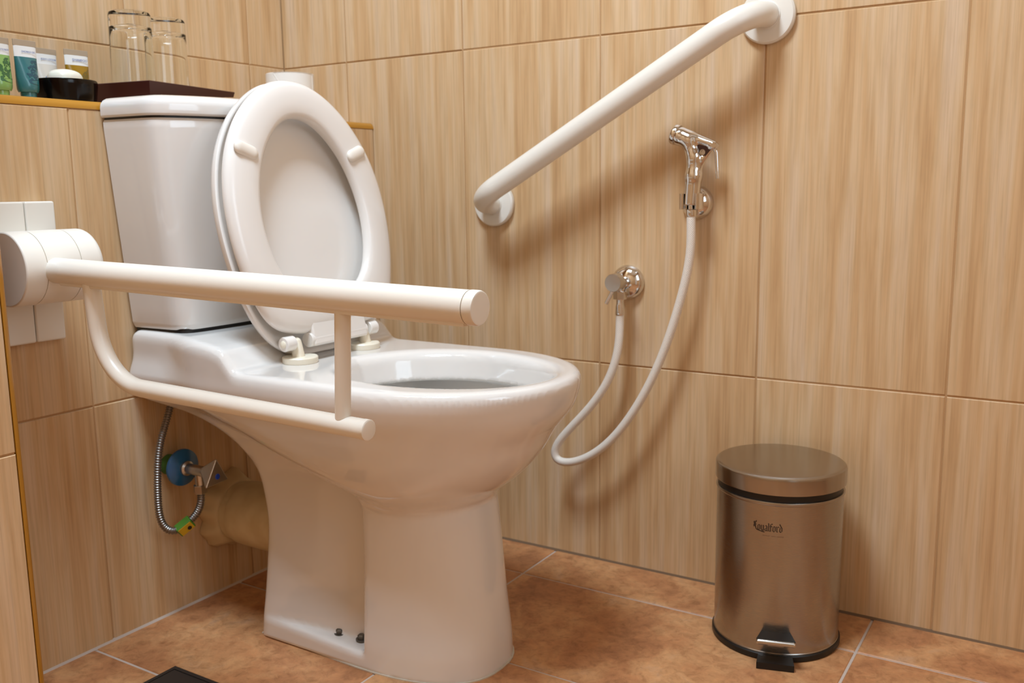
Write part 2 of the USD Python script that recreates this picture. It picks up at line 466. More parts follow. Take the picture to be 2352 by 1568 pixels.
# quarter-round tile trims in ochre plastic
t1 = extrude(Polygon([(0, 0), (0.0105, 0), (0.0105, 0.0125)] + [(0.0105 - 0.0125 * math.sin(a) * 0.84, 0.0125 * math.cos(a)) for a in np.linspace(0, PI / 2, 8)][0:]).buffer(0), 0.914)
t1.apply_transform(frame((-0.914, -0.0005, 0.8455), (0, 1, 0), (0, 0, 1), (1, 0, 0)))
tag(obj('trim_1', t1, 'gold_trim'), 'ochre edge trim along the front of the tiled ledge', kind='structure')
t2 = extrude(Polygon([(0, 0), (0, 0.0115)] + [(0.0105 * math.sin(a), 0.0115 - 0.0115 * (1 - math.cos(a))) for a in np.linspace(0, PI / 2, 8)]).buffer(0), CEIL - 0.002)
t2.apply_transform(frame((-0.912, -0.1425, 0.001), (1, 0, 0), (0, -1, 0), (0, 0, -1)))
t2.apply_translation((0, 0, CEIL - 0.002))
tag(obj('trim_2', join(t2, bx(-0.912, -0.9025, -0.1425, -0.010, 0.001, CEIL - 0.001)), 'gold_trim'), 'ochre edge trim on the vertical corner of the projecting wall', kind='structure')

# the sides of the room that the picture does not show
tag(obj('ceiling', bx(X_OUT - 0.1, 0.1, Y_FRONT - 0.1, 0.35, CEIL, CEIL + 0.08), 'white_paint', smooth=False), 'plain white ceiling', kind='structure')
wf = wall_root('wall_front', 'tiled wall with an unseen frosted window behind the photographer')
obj('tiling', extrude(sbox(X_OUT, 0, 0.1, CEIL).difference(sbox(WIN[0], WIN[2], WIN[1], WIN[3])), 0.1).apply_transform(frame((0, Y_FRONT, 0), (1, 0, 0), (0, 0, 1), (0, -1, 0))), 'wood_tile', wf, False)
win = thing('window_1', 'unseen frosted window behind the photographer, placed for front light and reflections', kind='structure')
obj('window_frame', extrude(sbox(WIN[0], WIN[2], WIN[1], WIN[3]).buffer(0.04, join_style=2).difference(sbox(WIN[0], WIN[2], WIN[1], WIN[3])), 0.03).apply_transform(frame((0, Y_FRONT + 0.031, 0), (1, 0, 0), (0, 0, 1), (0, -1, 0))), 'white_paint', win, False)
obj('pane', bx(WIN[0], WIN[1], Y_FRONT - 0.012, Y_FRONT - 0.004, WIN[2], WIN[3]), 'frosted_glass', win, False)
tag(obj('wall_outer', bx(X_OUT - 0.1, X_OUT, Y_FRONT, -0.15, 0, CEIL), 'wood_tile', smooth=False), 'tiled wall left of the photographer', kind='structure')
door = thing('door_1', 'unseen white panel door behind the photographer, placed as a bright surface for reflections', kind='structure')  # out of view, a pale surface for the steel bin to reflect
obj('door_leaf', rbox(-2.40, -1.68, Y_FRONT + 0.001, Y_FRONT + 0.04, 0.005, 2.05, 0.003), 'white_paint', door)
obj('door_frame', join(bx(-2.45, -2.405, Y_FRONT + 0.001, Y_FRONT + 0.05, 0, 2.10), bx(-1.675, -1.61, Y_FRONT + 0.001, Y_FRONT + 0.05, 0, 2.10), bx(-2.45, -1.61, Y_FRONT + 0.001, Y_FRONT + 0.05, 2.055, 2.13)), 'white_paint', door, False)
obj('door_handle', join(tube([(-1.74, Y_FRONT + 0.04, 1.0), (-1.74, Y_FRONT + 0.09, 1.0)], 0.01), tube([(-1.74, Y_FRONT + 0.09, 1.0), (-1.86, Y_FRONT + 0.09, 1.0)], 0.009)), 'chrome', door)
for i, (lx, ly, ls, lp) in enumerate(LAMPS):
    lamp = thing('ceiling_light', 'unseen flush square ceiling light above the toilet, placed as the main light', 'ceiling light', (lx, ly, CEIL - 0.03))
    h = ls / 2
    obj('lamp_frame', extrude(sbox(-h - 0.03, -h - 0.03, h + 0.03, h + 0.03).difference(sbox(-h - 0.005, -h - 0.005, h + 0.005, h + 0.005)), 0.03), 'white_paint', lamp, False)

floor = thing('floor', 'terracotta tiled floor with pale grout', kind='structure')
obj('grout', bx(X_OUT, 0.1, Y_FRONT, 0.0, -0.06, -0.0015), 'floor_grout', floor, False)
bd_ = [(0, 0), (-0.0045, 0), (0, 0.0045)]
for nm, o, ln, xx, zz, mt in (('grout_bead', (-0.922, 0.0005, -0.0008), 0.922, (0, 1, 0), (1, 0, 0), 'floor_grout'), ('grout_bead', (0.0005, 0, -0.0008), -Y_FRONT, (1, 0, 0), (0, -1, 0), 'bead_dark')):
    m = extrude(Polygon(bd_), ln)
    xx, zz = np.array(xx, float), np.array(zz, float)
    m.apply_transform(frame(o, xx, (0, 0, 1), zz))
    if m.volume < 0:
        m.invert()
    obj(nm, m, mt, floor, False)
DR = (-0.823, -0.703, -0.278, -0.158)   # the drain's hole
fx = [0.0, -0.131, -0.432, -0.732, -1.033, -1.334, -1.635, -1.936, -2.237, X_OUT]
fy = [0.0, -0.437, -1.042, -1.647, -2.252, Y_FRONT]
for x1, x0 in zip(fx, fx[1:]):
    for y1, y0 in zip(fy, fy[1:]):
        j = 0.002
        m = cbox(x0 + j, x1 - j, y0 + j, y1 - j, -0.01, rng.uniform(-0.0004, 0.0003), 0.0012, '+z')
        if x0 < DR[1] and x1 > DR[0] and y0 < DR[3] and y1 > DR[2]:
            a = m3.Manifold(m3.Mesh(np.asarray(m.vertices, np.float32), np.asarray(m.faces, np.uint32)))
            m = a - m3.Manifold.cube([DR[1] - DR[0] + 0.004, DR[3] - DR[2] + 0.004, 0.1]).translate([DR[0] - 0.002, DR[2] - 0.002, -0.05])
        obj('tile', m, 'terracotta_tile', floor, smooth=False)
drain = thing('floor_drain', 'dark square metal floor drain cover set in the floor tiles', 'drain', ((DR[0] + DR[1]) / 2, (DR[2] + DR[3]) / 2, -0.0014))
hw = (DR[1] - DR[0]) / 2
obj('frame', extrude(sbox(-hw, -hw, hw, hw).difference(sbox(-hw + 0.006, -hw + 0.006, hw - 0.006, hw - 0.006)), 0.0022), 'drain_metal', drain, False)
obj('cover_plate', rbox(-hw + 0.007, hw - 0.007, -hw + 0.007, hw - 0.007, 0, 0.0018, 0.0008), 'drain_metal', drain)

# ------------------------------------------------------------------ the toilet
XT = -0.452
RIM = 0.457
toilet = thing('toilet', 'white close-coupled ceramic toilet with its seat and lid raised', 'toilet', (XT, 0, 0))


def egg(u, v, a, vc, F, R, n=2.0, k=0.02):
    """plan outline: straight sides, superelliptic front, flat rear at v = R"""
    q = np.maximum(v - vc, 0) / np.maximum(F - vc, 1e-4)
    s = (np.abs(u / a) ** n + q ** n + 1e-12) ** (1 / n)
    d = (s - 1) * np.minimum(a, F - vc)
    return smax(d, R - v, k)


def interp(z, pts):
    p = np.asarray(sorted(pts), float)
    return np.interp(z, p[:, 0], p[:, 1])


def sinterp(pts):
    from scipy.interpolate import PchipInterpolator
    p = np.asarray(sorted(pts), float)
    c = PchipInterpolator(p[:, 0], p[:, 1], extrapolate=False)
    lo, hi = p[0], p[-1]
    return lambda z: np.where(z <= lo[0], lo[1], np.where(z >= hi[0], hi[1], np.nan_to_num(c(np.clip(z, lo[0], hi[0])))))


REAR = sinterp([(0, 0.186), (0.12, 0.199), (0.194, 0.204), (0.251, 0.197), (0.299, 0.176), (0.337, 0.139), (0.362, 0.095), (0.381, 0.05), (0.392, 0.012), (0.40, 0.004), (0.55, 0.004)])
PW = sinterp([(0, 0.1115), (0.03, 0.1115), (0.08, 0.108), (0.20, 0.103), (0.27, 0.104), (0.32, 0.116), (0.37, 0.140), (0.41, 0.158), (0.46, 0.163), (0.51, 0.166)])
PF = sinterp([(0, 0.594), (0.03, 0.593), (0.10, 0.586), (0.20, 0.577), (0.255, 0.570), (0.29, 0.556), (0.34, 0.52), (0.46, 0.50)])
DW = sinterp([(0.0, 0.174), (0.12, 0.173), (0.22, 0.172), (0.30, 0.179), (0.38, 0.184), (0.75, 0.186)])
TOP = sinterp([(0.0, 0.503), (0.13, 0.500), (0.20, 0.494), (0.228, 0.487), (0.243, 0.472), (0.256, 0.460), (0.275, RIM), (0.8, RIM)])


def pan(u, y, z):
    v = -y
    # pedestal and trapway housing
    ped = egg(u, v, PW(z), 0.40, PF(z), 0.0, 2.5)
    ped = smax(ped, REAR(z) - v, 0.03)
    ped = smax(ped, z - 0.42, 0.03)
    ped = np.maximum(ped, -z)
    # side recess: a panel that falls inwards towards the front, over a low foot
    depth = np.clip((v - 0.205) / (0.413 - 0.205), 0, 1.2) * 0.040
    panel = PW(z) - depth - np.abs(u)
    rec = smax(panel, v - 0.414, 0.004)
    rec = smax(rec, 0.19 - v, 0.006)
    rec = smax(rec, 0.026 + 0.012 * np.clip((0.40 - v) / 0.2, 0, 1) - z, 0.008)
    rec = smax(rec, z - 0.335, 0.05)
    ped = smax(ped, -rec, 0.010)
    # bowl
    d = np.clip((RIM - z), 0, 1)
    t = np.clip(d / 0.222, 0, 0.999)
    w = (1 - t ** 2.6) ** (1 / 2.6)
    a = 0.1835 * w
    vc = 0.478 - 0.28 * d
    F = vc + 0.2195 * w
    Rr = 0.47 - 0.34 * w
    band = 0.0022 * np.exp(-((z - 0.392) / 0.018) ** 2)
    bowl = egg(u, v, np.maximum(a - band, 0.01), vc, F - band, Rr, 2.15, 0.06)
    line = 0.262 + 0.42 * np.maximum(0.447 - v, -0.03)
    bowl = smax(bowl, (line - z) * 0.92, 0.045)
    # deck under cistern and seat
    deck = egg(u, v, DW(v) - 0.012 * np.clip((v - 0.2) / 0.2, 0, 1) - 0.30 * np.clip(0.430 - z, 0, 1), 0.478, 0.687 - 0.2 * np.clip(0.430 - z, 0, 1), 0.004, 2.15, 0.01)
    deck = smax(deck, 0.392 + 0.012 * np.clip(v / 0.2, 0, 1) - z, 0.03)
    body = smin(ped, bowl, 0.026)
    body = smin(body, deck, 0.05)
    body = smax(body, (z - TOP(v)) * 0.82, 0.016)
    # opening with an undercut flushing rim, and the basin
    op = egg(u, v, 0.138 - 0.18 * np.clip(RIM - z, 0, 0.06), 0.47, 0.671 - 0.22 * np.clip(RIM - z, 0, 0.06), 0.325 + 0.3 * np.clip(RIM - z, 0, 0.06), 2.1, 0.20)
    op = np.maximum(op, 0.390 - z)
    t2 = np.clip((0.412 - z) / 0.137, 0, 0.999)
    wb = (1 - t2 ** 2.2) ** (1 / 2.2)
    bas = egg(u, v, 0.150 * wb, 0.45 - 0.2 * (0.40 - z), 0.45 - 0.2 * (0.40 - z) + 0.205 * wb, 0.40 - 0.10 * wb, 2.1, 0.06)
    bas = np.maximum(smax(bas, z - 0.409, 0.008), 0.276 - z)
    body = smax(body, -op, 0.014)
    return smax(body, -bas, 0.006)


body = surface_nets(pan, (-0.205, -0.725, -0.012), (0.205, 0.012, 0.525), 0.0042)
obj('pan', body, 'ceramic', toilet, smooth=True)
obj('water', lathe([(0, 0.300), (0.08, 0.300), (0.08, 0.304), (0, 0.304)], 32, at=(0, -0.43, 0)), 'water', toilet)
obj('floor_seal', extrude(MultiPoint([(u * 0.105, -v) for u, v in [(1, 0.192), (-1, 0.192)]] + [(0.113 * math.cos(a) ** 0.8 * s if math.cos(a) > 0 else 0, -(0.40 + 0.196 * math.sin(a) ** 0.8)) for a in np.linspace(0.001, PI / 2 - 0.001, 14) for s in (1, -1)]).convex_hull, 0.0022), 'silicone', toilet, False)
for i, (bu, bv) in enumerate([(-0.084, 0.345), (-0.081, 0.387), (0.084, 0.345), (0.081, 0.387)]):
    b = join(lathe([(0, 0), (0.0088, 0), (0.0088, 0.0022), (0, 0.0022)], 20), lathe([(0, 0), (0.0062, 0), (0.0062, 0.007), (0.0045, 0.009), (0, 0.0095)], 6))
    b.apply_translation((bu, -bv, 0.0285))
    obj('floor_bolt', b, 'bolt_steel', toilet)


def cistern_section(w, wf, vc, bow, r, grow=0.0, n=96, back=0.004):
    us = np.linspace(-wf, wf, 25)
    front = [(u, -(vc + bow * (1 - abs(u / wf) ** 2.2))) for u in us]
    p = Polygon([(-w - 0.006, 0.07)] + front + [(w + 0.006, 0.07)])
    p = p.buffer(-r, quad_segs=8).buffer(r, quad_segs=8)
    if grow:
        p = p.buffer(grow, quad_segs=6)
    p = p.intersection(sbox(-1, -1, 1, -back))
    return resample(p, n, (0, -back))


def at_z(s, z):
    return np.c_[s, np.full(len(s), z)]


secs = []
for z in [0.506, 0.510, 0.516, 0.54, 0.60, 0.66, 0.72, 0.78, 0.815, 0.826, 0.830]:
    t = (z - 0.506) / 0.325
    sh = 0.004 * max(0, 1 - (z - 0.506) / 0.008) + 0.003 * max(0, 1 - (0.830 - z) / 0.005)
    secs.append(at_z(cistern_section(0.167 + 0.026 * t - sh, 0.161 + 0.021 * t - sh, 0.119 - 0.012 * t - sh, 0.008 + 0.046 * t, 0.034), z))
cis = obj('cistern', loft(secs), 'ceramic', toilet, smooth=40)
secs = []
for z, g in [(0.833, 0.001), (0.8342, 0.003), (0.837, 0.004), (0.848, 0.004), (0.854, 0.0025), (0.859, -0.0015), (0.8625, -0.008), (0.8645, -0.018), (0.8660, -0.04), (0.8665, -0.06)]:
    secs.append(at_z(cistern_section(0.1915, 0.181, 0.107, 0.054, 0.034, g), z))
lid = obj('cistern_lid', loft(secs), 'ceramic', toilet, smooth=40)
obj('lid_gap', loft([at_z(cistern_section(0.190, 0.178, 0.104, 0.053, 0.034), z) for z in (0.8295, 0.8335)]), 'black_plastic', toilet)
obj('base_gap', loft([at_z(cistern_section(0.162, 0.155, 0.113, 0.008, 0.02), z) for z in (0.497, 0.5075)]), 'black_plastic', toilet)
fb = obj('flush_button', lathe([(0, 0), (0.024, 0), (0.024, 0.004), (0.021, 0.006), (0, 0.0065)], 36, at=(0, -0.075, 0.8655)), 'chrome', toilet)
tag(fb, 'chrome flush button')

# seat and lid stand in a plane that leans back against the cistern
LEAN = math.radians(11.5)
HY, HZ = -0.277, 0.489
UPV = np.array([0, math.sin(LEAN), math.cos(LEAN)])
NV = np.array([0, -math.cos(LEAN), math.sin(LEAN)])
SEATM = frame((0.012, HY, HZ), (1, 0, 0), UPV, NV)     # local x = across, y = along the seat, z = out of its underside
det = np.linalg.det(SEATM[:3, :3])


def half_outline(pts, n=120):
    """symmetrical closed outline from (s, half width) pairs"""
    p = np.array([(w, s) for s, w in pts])
    l = spline(p, n)
    full = np.vstack([l, (l * [-1, 1])[::-1]])
    return Polygon(full).buffer(0)


so = half_outline([(0.010, 0), (0.0105, 0.05), (0.013, 0.09), (0.024, 0.122), (0.045, 0.143), (0.085, 0.160), (0.13, 0.171), (0.18, 0.1755), (0.23, 0.173), (0.28, 0.161), (0.32, 0.142), (0.355, 0.116), (0.385, 0.082), (0.405, 0.044), (0.412, 0)])
si = half_outline([(0.066, 0), (0.069, 0.040), (0.082, 0.073), (0.11, 0.098), (0.15, 0.112), (0.195, 0.1155), (0.24, 0.108), (0.285, 0.090), (0.322, 0.062), (0.343, 0.033), (0.350, 0)])
N = 200
ang = np.linspace(0, 2 * PI, N, endpoint=False)


def radial(poly, c):
    out = []
    for a in ang:
        seg = LineString([c, (c[0] + math.cos(a), c[1] + math.sin(a))]).intersection(poly.exterior)
        pt = np.array(seg.geoms[-1].coords[0] if hasattr(seg, 'geoms') else seg.coords[0])
        out.append(pt)
    return np.array(out)


C0 = (0.0, 0.215)
O, I = radial(so, C0), radial(si, C0)
prof = [(0.00, 0.003), (0.02, 0.0075), (0.07, 0.0105), (0.16, 0.0125), (0.35, 0.0140), (0.60, 0.0135), (0.80, 0.0115), (0.92, 0.008), (0.98, 0.003), (1.0, -0.002), (0.985, -0.006), (0.93, -0.0085), (0.8, -0.010), (0.5, -0.011), (0.2, -0.010), (0.06, -0.008), (0.01, -0.004)]
K = len(prof)
V = np.concatenate([np.c_[I + (O - I) * q, np.full(N, h)] for q, h in prof]).reshape(K, N, 3).transpose(1, 0, 2).reshape(-1, 3)
i, j = np.meshgrid(np.arange(N), np.arange(K), indexing='ij')
q4 = np.stack([i * K + j, i * K + (j + 1) % K, ((i + 1) % N) * K + (j + 1) % K, ((i + 1) % N) * K + j], -1).reshape(-1, 4)
ring = trimesh.Trimesh(V, np.vstack([q4[:, [0, 1, 2]], q4[:, [0, 2, 3]]]), process=False)
if ring.volume < 0:
    ring.invert()
hb = join(rbox(-0.063, 0.063, -0.0115, 0.060, -0.009, 0.0118, 0.004, 12), lathe([(0, -0.066), (0.011, -0.066), (0.012, -0.064), (0.012, 0.064), (0.011, 0.066), (0, 0.066)], 28, 'x'))
seat = obj('seat', moved(join(ring, hb), SEATM), 'seat_plastic', toilet, smooth=35)
for s, pu in ((-1, -0.128), (1, 0.116)):
    pd = m3.Manifold.batch_hull([m3.Manifold.sphere(0.0105, 24).scale([1, 1, 0.55]).translate([dx, 0, 0]) for dx in (-0.012, 0.012)])
    v, f, _ = meshkit.arrays(pd)
    pd = trimesh.Trimesh(v, f, process=False)
    pd.apply_transform(trimesh.transformations.rotation_matrix(s * 0.35, (0, 0, 1)))
    pd.apply_translation((pu, 0.294, 0.0135))
    obj('seat_buffer', moved(pd, SEATM), 'buffer_plastic', seat, smooth=True)
lo_ = half_outline([(-0.023, 0), (-0.0225, 0.05), (-0.017, 0.085), (0.003, 0.118), (0.035, 0.142), (0.08, 0.160), (0.13, 0.171), (0.18, 0.1755), (0.23, 0.173), (0.28, 0.161), (0.32, 0.142), (0.355, 0.116), (0.385, 0.082), (0.406, 0.044), (0.414, 0)])
L0 = radial(lo_, C0)
rings = [(0.02, -0.0275), (0.5, -0.027), (0.86, -0.026), (0.93, -0.0225), (0.965, -0.019), (0.985, -0.0185), (0.998, -0.0205), (1.0, -0.025), (0.99, -0.031), (0.96, -0.0355), (0.88, -0.038), (0.5, -0.041), (0.02, -0.042)]
secs = [np.c_[np.array(C0) + (L0 - C0) * q, np.full(N, h)] for q, h in rings]
obj('seat_lid', moved(loft(secs), SEATM), 'seat_plastic', toilet, smooth=40)
for s in (-1, 1):
    u0 = s * 0.078
    hinge = UsdGeom.Xform.Define(stage, numbered(pathof(toilet) + '/hinge')).GetPrim()
    tag(hinge, 'cream plastic seat hinge')
    zb = RIM - 0.0005
    post = m3.Manifold.batch_hull([m3.Manifold.sphere(0.0075, 20).translate([u0, HY, HZ]), m3.Manifold.cylinder(0.002, 0.010, 0.010, 24).translate([u0, HY - 0.003, zb + 0.008])])
    obj('hinge_post', post, 'cream_plastic', hinge, smooth=40)
    obj('hinge_base', lathe([(0, 0), (0.0265, 0), (0.0275, 0.002), (0.0275, 0.009), (0.0262, 0.0105), (0.017, 0.0108), (0, 0.0108)], 40, at=(u0 - s * 0.004, HY - 0.002, zb)), 'cream_plastic', hinge, smooth=40)
    obj('hinge_pin', lathe([(0, 0), (0.0105, 0), (0.0115, 0.001), (0.0115, 0.018), (0.010, 0.0195), (0, 0.0195)], 28, '-x' if s < 0 else 'x', (u0 + s * 0.0085, HY, HZ)), 'seat_plastic', hinge, smooth=40)
    obj('hinge_cap', lathe([(0, 0), (0.0058, 0), (0.0058, 0.001), (0.004, 0.0024), (0, 0.0028)], 20, '-x' if s < 0 else 'x', (u0 + s * 0.028, HY, HZ)), 'cream_plastic', hinge, smooth=40)

# soil pipe and water supply behind the pan
pipe = thing('soil_pipe', 'ivory plastic soil pipe from the back of the toilet into the wall', 'pipe', (XT, 0, 0.153))
obj('pipe', lathe([(0, 0.006), (0.052, 0.006), (0.052, 0.055), (0.056, 0.060), (0.057, 0.075), (0.057, 0.185), (0.054, 0.192), (0, 0.192)], 48, '-y'), 'pipe_ivory', pipe, smooth=40)
nv = 72
a_ = np.arange(nv) * 2 * PI / nv
jag = 0.004 * np.sin(5 * a_ + 1) + 0.003 * np.sin(11 * a_) + 0.004 * np.clip(-np.sin(a_), 0, 1) + rng.uniform(-0.0015, 0.0015, nv)
secs = [np.c_[(r + k * jag) * np.cos(a_), np.full(nv, -y), (r + k * jag) * np.sin(a_)] for y, r, k in [(0.0012, 0.064, 1.2), (0.012, 0.065, 1.0), (0.020, 0.062, 0.8), (0.030, 0.060, 0.5), (0.038, 0.056, 0.2), (0.040, 0.0525, 0)]]
tag(obj('wall_seal', loft(secs), 'sealant', pipe, smooth=60), 'ragged sealant collar')

valve = thing('stop_valve', 'stop valve with blue rosette and chrome handle low on the wall behind the toilet', 'valve', (-0.5685, 0, 0.2635))
obj('pipe_stub', lathe([(0, 0.001), (0.0175, 0.001), (0.0180, 0.010), (0.0165, 0.014), (0.0178, 0.022), (0.0160, 0.034), (0, 0.034)], 20, '-y'), 'green_tape', valve, smooth=40)
obj('rosette', lathe([(0, 0.033), (0.029, 0.033), (0.0315, 0.035), (0.031, 0.039), (0.021, 0.044), (0.010, 0.046), (0, 0.046)], 40, '-y'), 'blue_enamel', valve, smooth=40)
obj('valve_body', join(lathe([(0, 0.042), (0.0125, 0.042), (0.0125, 0.050), (0.009, 0.052), (0.009, 0.094), (0, 0.094)], 24, '-y'),
                       lathe([(0, 0), (0.0075, 0), (0.0075, 0.020), (0, 0.020)], 20, at=(0, -0.078, -0.026))), 'dull_chrome', valve, smooth=40)
tri = m3.Manifold.batch_hull([m3.Manifold.sphere(0.002, 10).translate([x, -y, z]) for x, y, z in [(-0.004, 0.088, 0.005), (0.004, 0.088, 0.005), (0.0, 0.088, -0.008), (0.002, 0.118, 0.023), (0.021, 0.118, -0.013), (-0.020, 0.118, -0.016)]])
obj('handle', tri, 'dull_chrome', valve, smooth=30)
obj('indicator_dot', lathe([(0, 0), (0.0055, 0), (0.004, 0.0016), (0, 0.002)], 20, '-y', (0.002, -0.1195, -0.004)), 'blue_dot', valve, smooth=40)
obj('outlet_nut', lathe([(0, 0), (0.0105, 0), (0.0112, 0.001), (0.0112, 0.013), (0.0105, 0.014), (0, 0.014)], 6, at=(0, -0.078, -0.038)), 'dull_chrome', valve, smooth=20)
hose_pts = [(-0.5685, -0.078, 0.2265), (-0.5685, -0.0775, 0.212), (-0.571, -0.070, 0.192), (-0.579, -0.060, 0.177), (-0.592, -0.051, 0.1655), (-0.608, -0.044, 0.1665), (-0.6205, -0.041, 0.185), (-0.6235, -0.040, 0.222), (-0.621, -0.040, 0.262), (-0.612, -0.038, 0.306), (-0.596, -0.036, 0.343), (-0.583, -0.035, 0.372), (-0.580, -0.034, 0.398)]
hp = spline(hose_pts, 620)
sarc = np.r_[0, np.cumsum(np.linalg.norm(np.diff(hp, axis=0), axis=1))]
supply = thing('supply_hose', 'corrugated steel water hose looping from the stop valve up to the cistern', 'hose')
obj('hose', tube(hp, 0.0056 + 0.0009 * np.sin(sarc * 2 * PI / 0.0042), 16), 'hose_steel', supply, smooth=True)
ti = 125
tp_, td = hp[ti], hp[ti + 6] - hp[ti - 6]
td /= np.linalg.norm(td)
side = np.cross(td, (0, -1, 0)); side /= np.linalg.norm(side)
TM = frame(tp_, td, side, np.cross(td, side))
if np.linalg.det(TM[:3, :3]) < 0:
    TM[:3, 2] *= -1
tg = obj('hose_tag', moved(join(rbox(-0.014, 0.014, -0.009, 0.009, -0.0085, 0.0085, 0.002, 10)), TM), 'tag_green', supply, smooth=30)
zs = 1 if (TM[:3, 2] @ (EYE - tp_)) > 0 else -1
ff = moved(join(rbox(-0.012, 0.012, -0.008, 0.0075, 0.0083 * zs - 0.0005, 0.0083 * zs + 0.0007, 0.0005, 8)), TM)
obj('tag_face', ff, 'yellow_tag', tg, smooth=30)
obj('tag_mark', moved(lathe([(0, -0.0004), (0.0035, -0.0004), (0.0035, 0.0004), (0, 0.0004)], 16, at=(-0.005, -0.002, 0.0094 * zs)), TM), 'black_plastic', tg)

# ------------------------------------------------------------------ folding support rail at the left
rail = thing('folding_support_rail', 'white hinged folding support rail beside the toilet, on a wall plate at the left', 'grab rail', (-0.82, 0, 0.62))
SAG = math.radians(1.05)
SM = frame((0, 0, 0), (1, 0, 0), (0, math.cos(SAG), math.sin(SAG)), (0, -math.sin(SAG), math.cos(SAG)))
obj('wall_plate', rbox(-0.074, 0.0285, -0.022, -0.001, -0.113, 0.089, 0.003, 10), 'rail_coat', rail)
tag(obj('cover_plate', rbox(0.0295, 0.0745, -0.022, -0.001, -0.113, 0.089, 0.003, 10), 'rail_coat', rail))
HYC, HR = -0.083, 0.0505
for i, (x0, x1) in enumerate([(-0.043, -0.0135), (-0.0125, 0.0365), (0.0375, 0.074)]):
    e0, e1 = (0.0025 if i == 0 else 0.0004), (0.010 if i == 2 else 0.0004)
    pr = [(0, x0), (HR - e0, x0)] + [(HR - e0 + e0 * math.sin(t), x0 + e0 * (1 - math.cos(t))) for t in np.linspace(0.3, PI / 2, 4)] + [(HR - e1 + e1 * math.cos(t), x1 - e1 + e1 * math.sin(t)) for t in np.linspace(0, PI / 2, 6)] + [(0, x1)]
    obj('hinge_barrel', lathe(pr, 72, 'x', (0, HYC, 0)), 'rail_coat', rail, smooth=40)
obj('barrel_core', lathe([(0, -0.035), (HR - 0.0012, -0.035), (HR - 0.0012, 0.066), (0, 0.066)], 48, 'x', (0, HYC, 0)), 'rail_seam', rail, smooth=40)
obj('barrel_bracket', rbox(-0.036, 0.062, -0.083, -0.020, -0.040, 0.040, 0.004, 10), 'rail_coat', rail)
R1 = 0.0172
y0, y1 = -0.118, -0.812
upper = tube(np.array([(0, y, 0) for y in np.linspace(y0, y1 + 0.010, 12)]), R1, 48)
ub = obj('upper_bar', moved(upper, SM), 'rail_coat', rail, smooth=40)
cap = lathe([(0, 0), (R1 + 0.0001, 0), (R1 + 0.0003, 0.0006), (R1 + 0.0003, 0.0085), (R1 - 0.0005, 0.0108), (R1 - 0.0022, 0.0116), (0, 0.0118)], 48, '-y', (0, y1 + 0.0088, 0))
obj('end_cap', moved(cap, SM), 'rail_coat', ub, smooth=40)
obj('cap_seam', moved(lathe([(0, 0), (R1 - 0.0002, 0), (R1 - 0.0002, 0.0008), (0, 0.0008)], 40, '-y', (0, y1 + 0.0095, 0)), SM), 'rail_seam', ub)
obj('underside_track', moved(join(rbox(-0.0085, 0.0085, y1 + 0.012, y0 - 0.03, -R1 - 0.0012, -R1 + 0.004, 0.001, 8)), SM), 'rail_coat', ub)
R2 = 0.0113
low = fillet([(0, -0.204, -0.010), (0, -0.220, -0.142), (0, -0.665, -0.142)], 0.082, 16)
low = np.vstack([low[:1], low[1:-1], np.linspace(low[-2], low[-1], 6)[1:]])
lb = obj('lower_bar', moved(tube(low, R2, 32), SM), 'rail_coat', rail, smooth=40)
obj('end_cap', moved(lathe([(0, 0), (R2 + 0.0003, 0), (R2 + 0.0003, 0.006), (R2 - 0.0015, 0.0075), (0, 0.0076)], 36, '-y', (0, -0.664, -0.142)), SM), 'rail_coat', lb, smooth=40)
obj('upright', moved(tube([(0, -0.638, -0.012), (0, -0.636, -0.08), (0, -0.634, -0.140)], 0.0088, 28), SM), 'rail_coat', rail, smooth=40)

# ------------------------------------------------------------------ slanted grab bar on the right wall
A, B = np.array([0, -0.304, 0.690]), np.array([0, -0.836, 0.988])
bar = thing('grab_bar', 'white slanted tubular grab bar fixed to the right wall by two round flanges', 'grab bar', (A + B) / 2)
mid = (A + B) / 2
OFF = 0.084
pth = fillet([A - mid + (-0.010, 0, 0), A - mid + (-OFF, 0, 0), B - mid + (-OFF, 0, 0), B - mid + (-0.010, 0, 0)], 0.066, 18)
obj('bar', tube(pth, 0.0205, 40), 'rail_coat', bar, smooth=40)
for e in (A, B):
    fl = obj('flange', lathe([(0, 0.0012), (0.043, 0.0012), (0.0445, 0.0025), (0.0445, 0.0085), (0.042, 0.0115), (0.030, 0.0130), (0, 0.0135)], 64, '-x', e - mid), 'rail_coat', bar, smooth=35)
    obj('collar', lathe([(0.0195, 0.010), (0.0222, 0.010), (0.0222, 0.0145), (0.0206, 0.0155)], 40, '-x', e - mid), 'rail_coat', fl, smooth=40)

# ------------------------------------------------------------------ hand sprayer, its holder, hose and angle valve
SX = -0.046
sp = thing('bidet_sprayer', 'chrome hand-held bidet sprayer hanging in its wall holder', 'bidet sprayer', (SX, -0.727, 0.70))
# local y runs left in the picture; handle, head, lever in the local y-z plane
HB, HT = (0, 0.0, -0.012), (0, -0.008, 0.068)
NZ, TRG = (0, 0.0265, 0.1025), (0, -0.041, 0.0830)


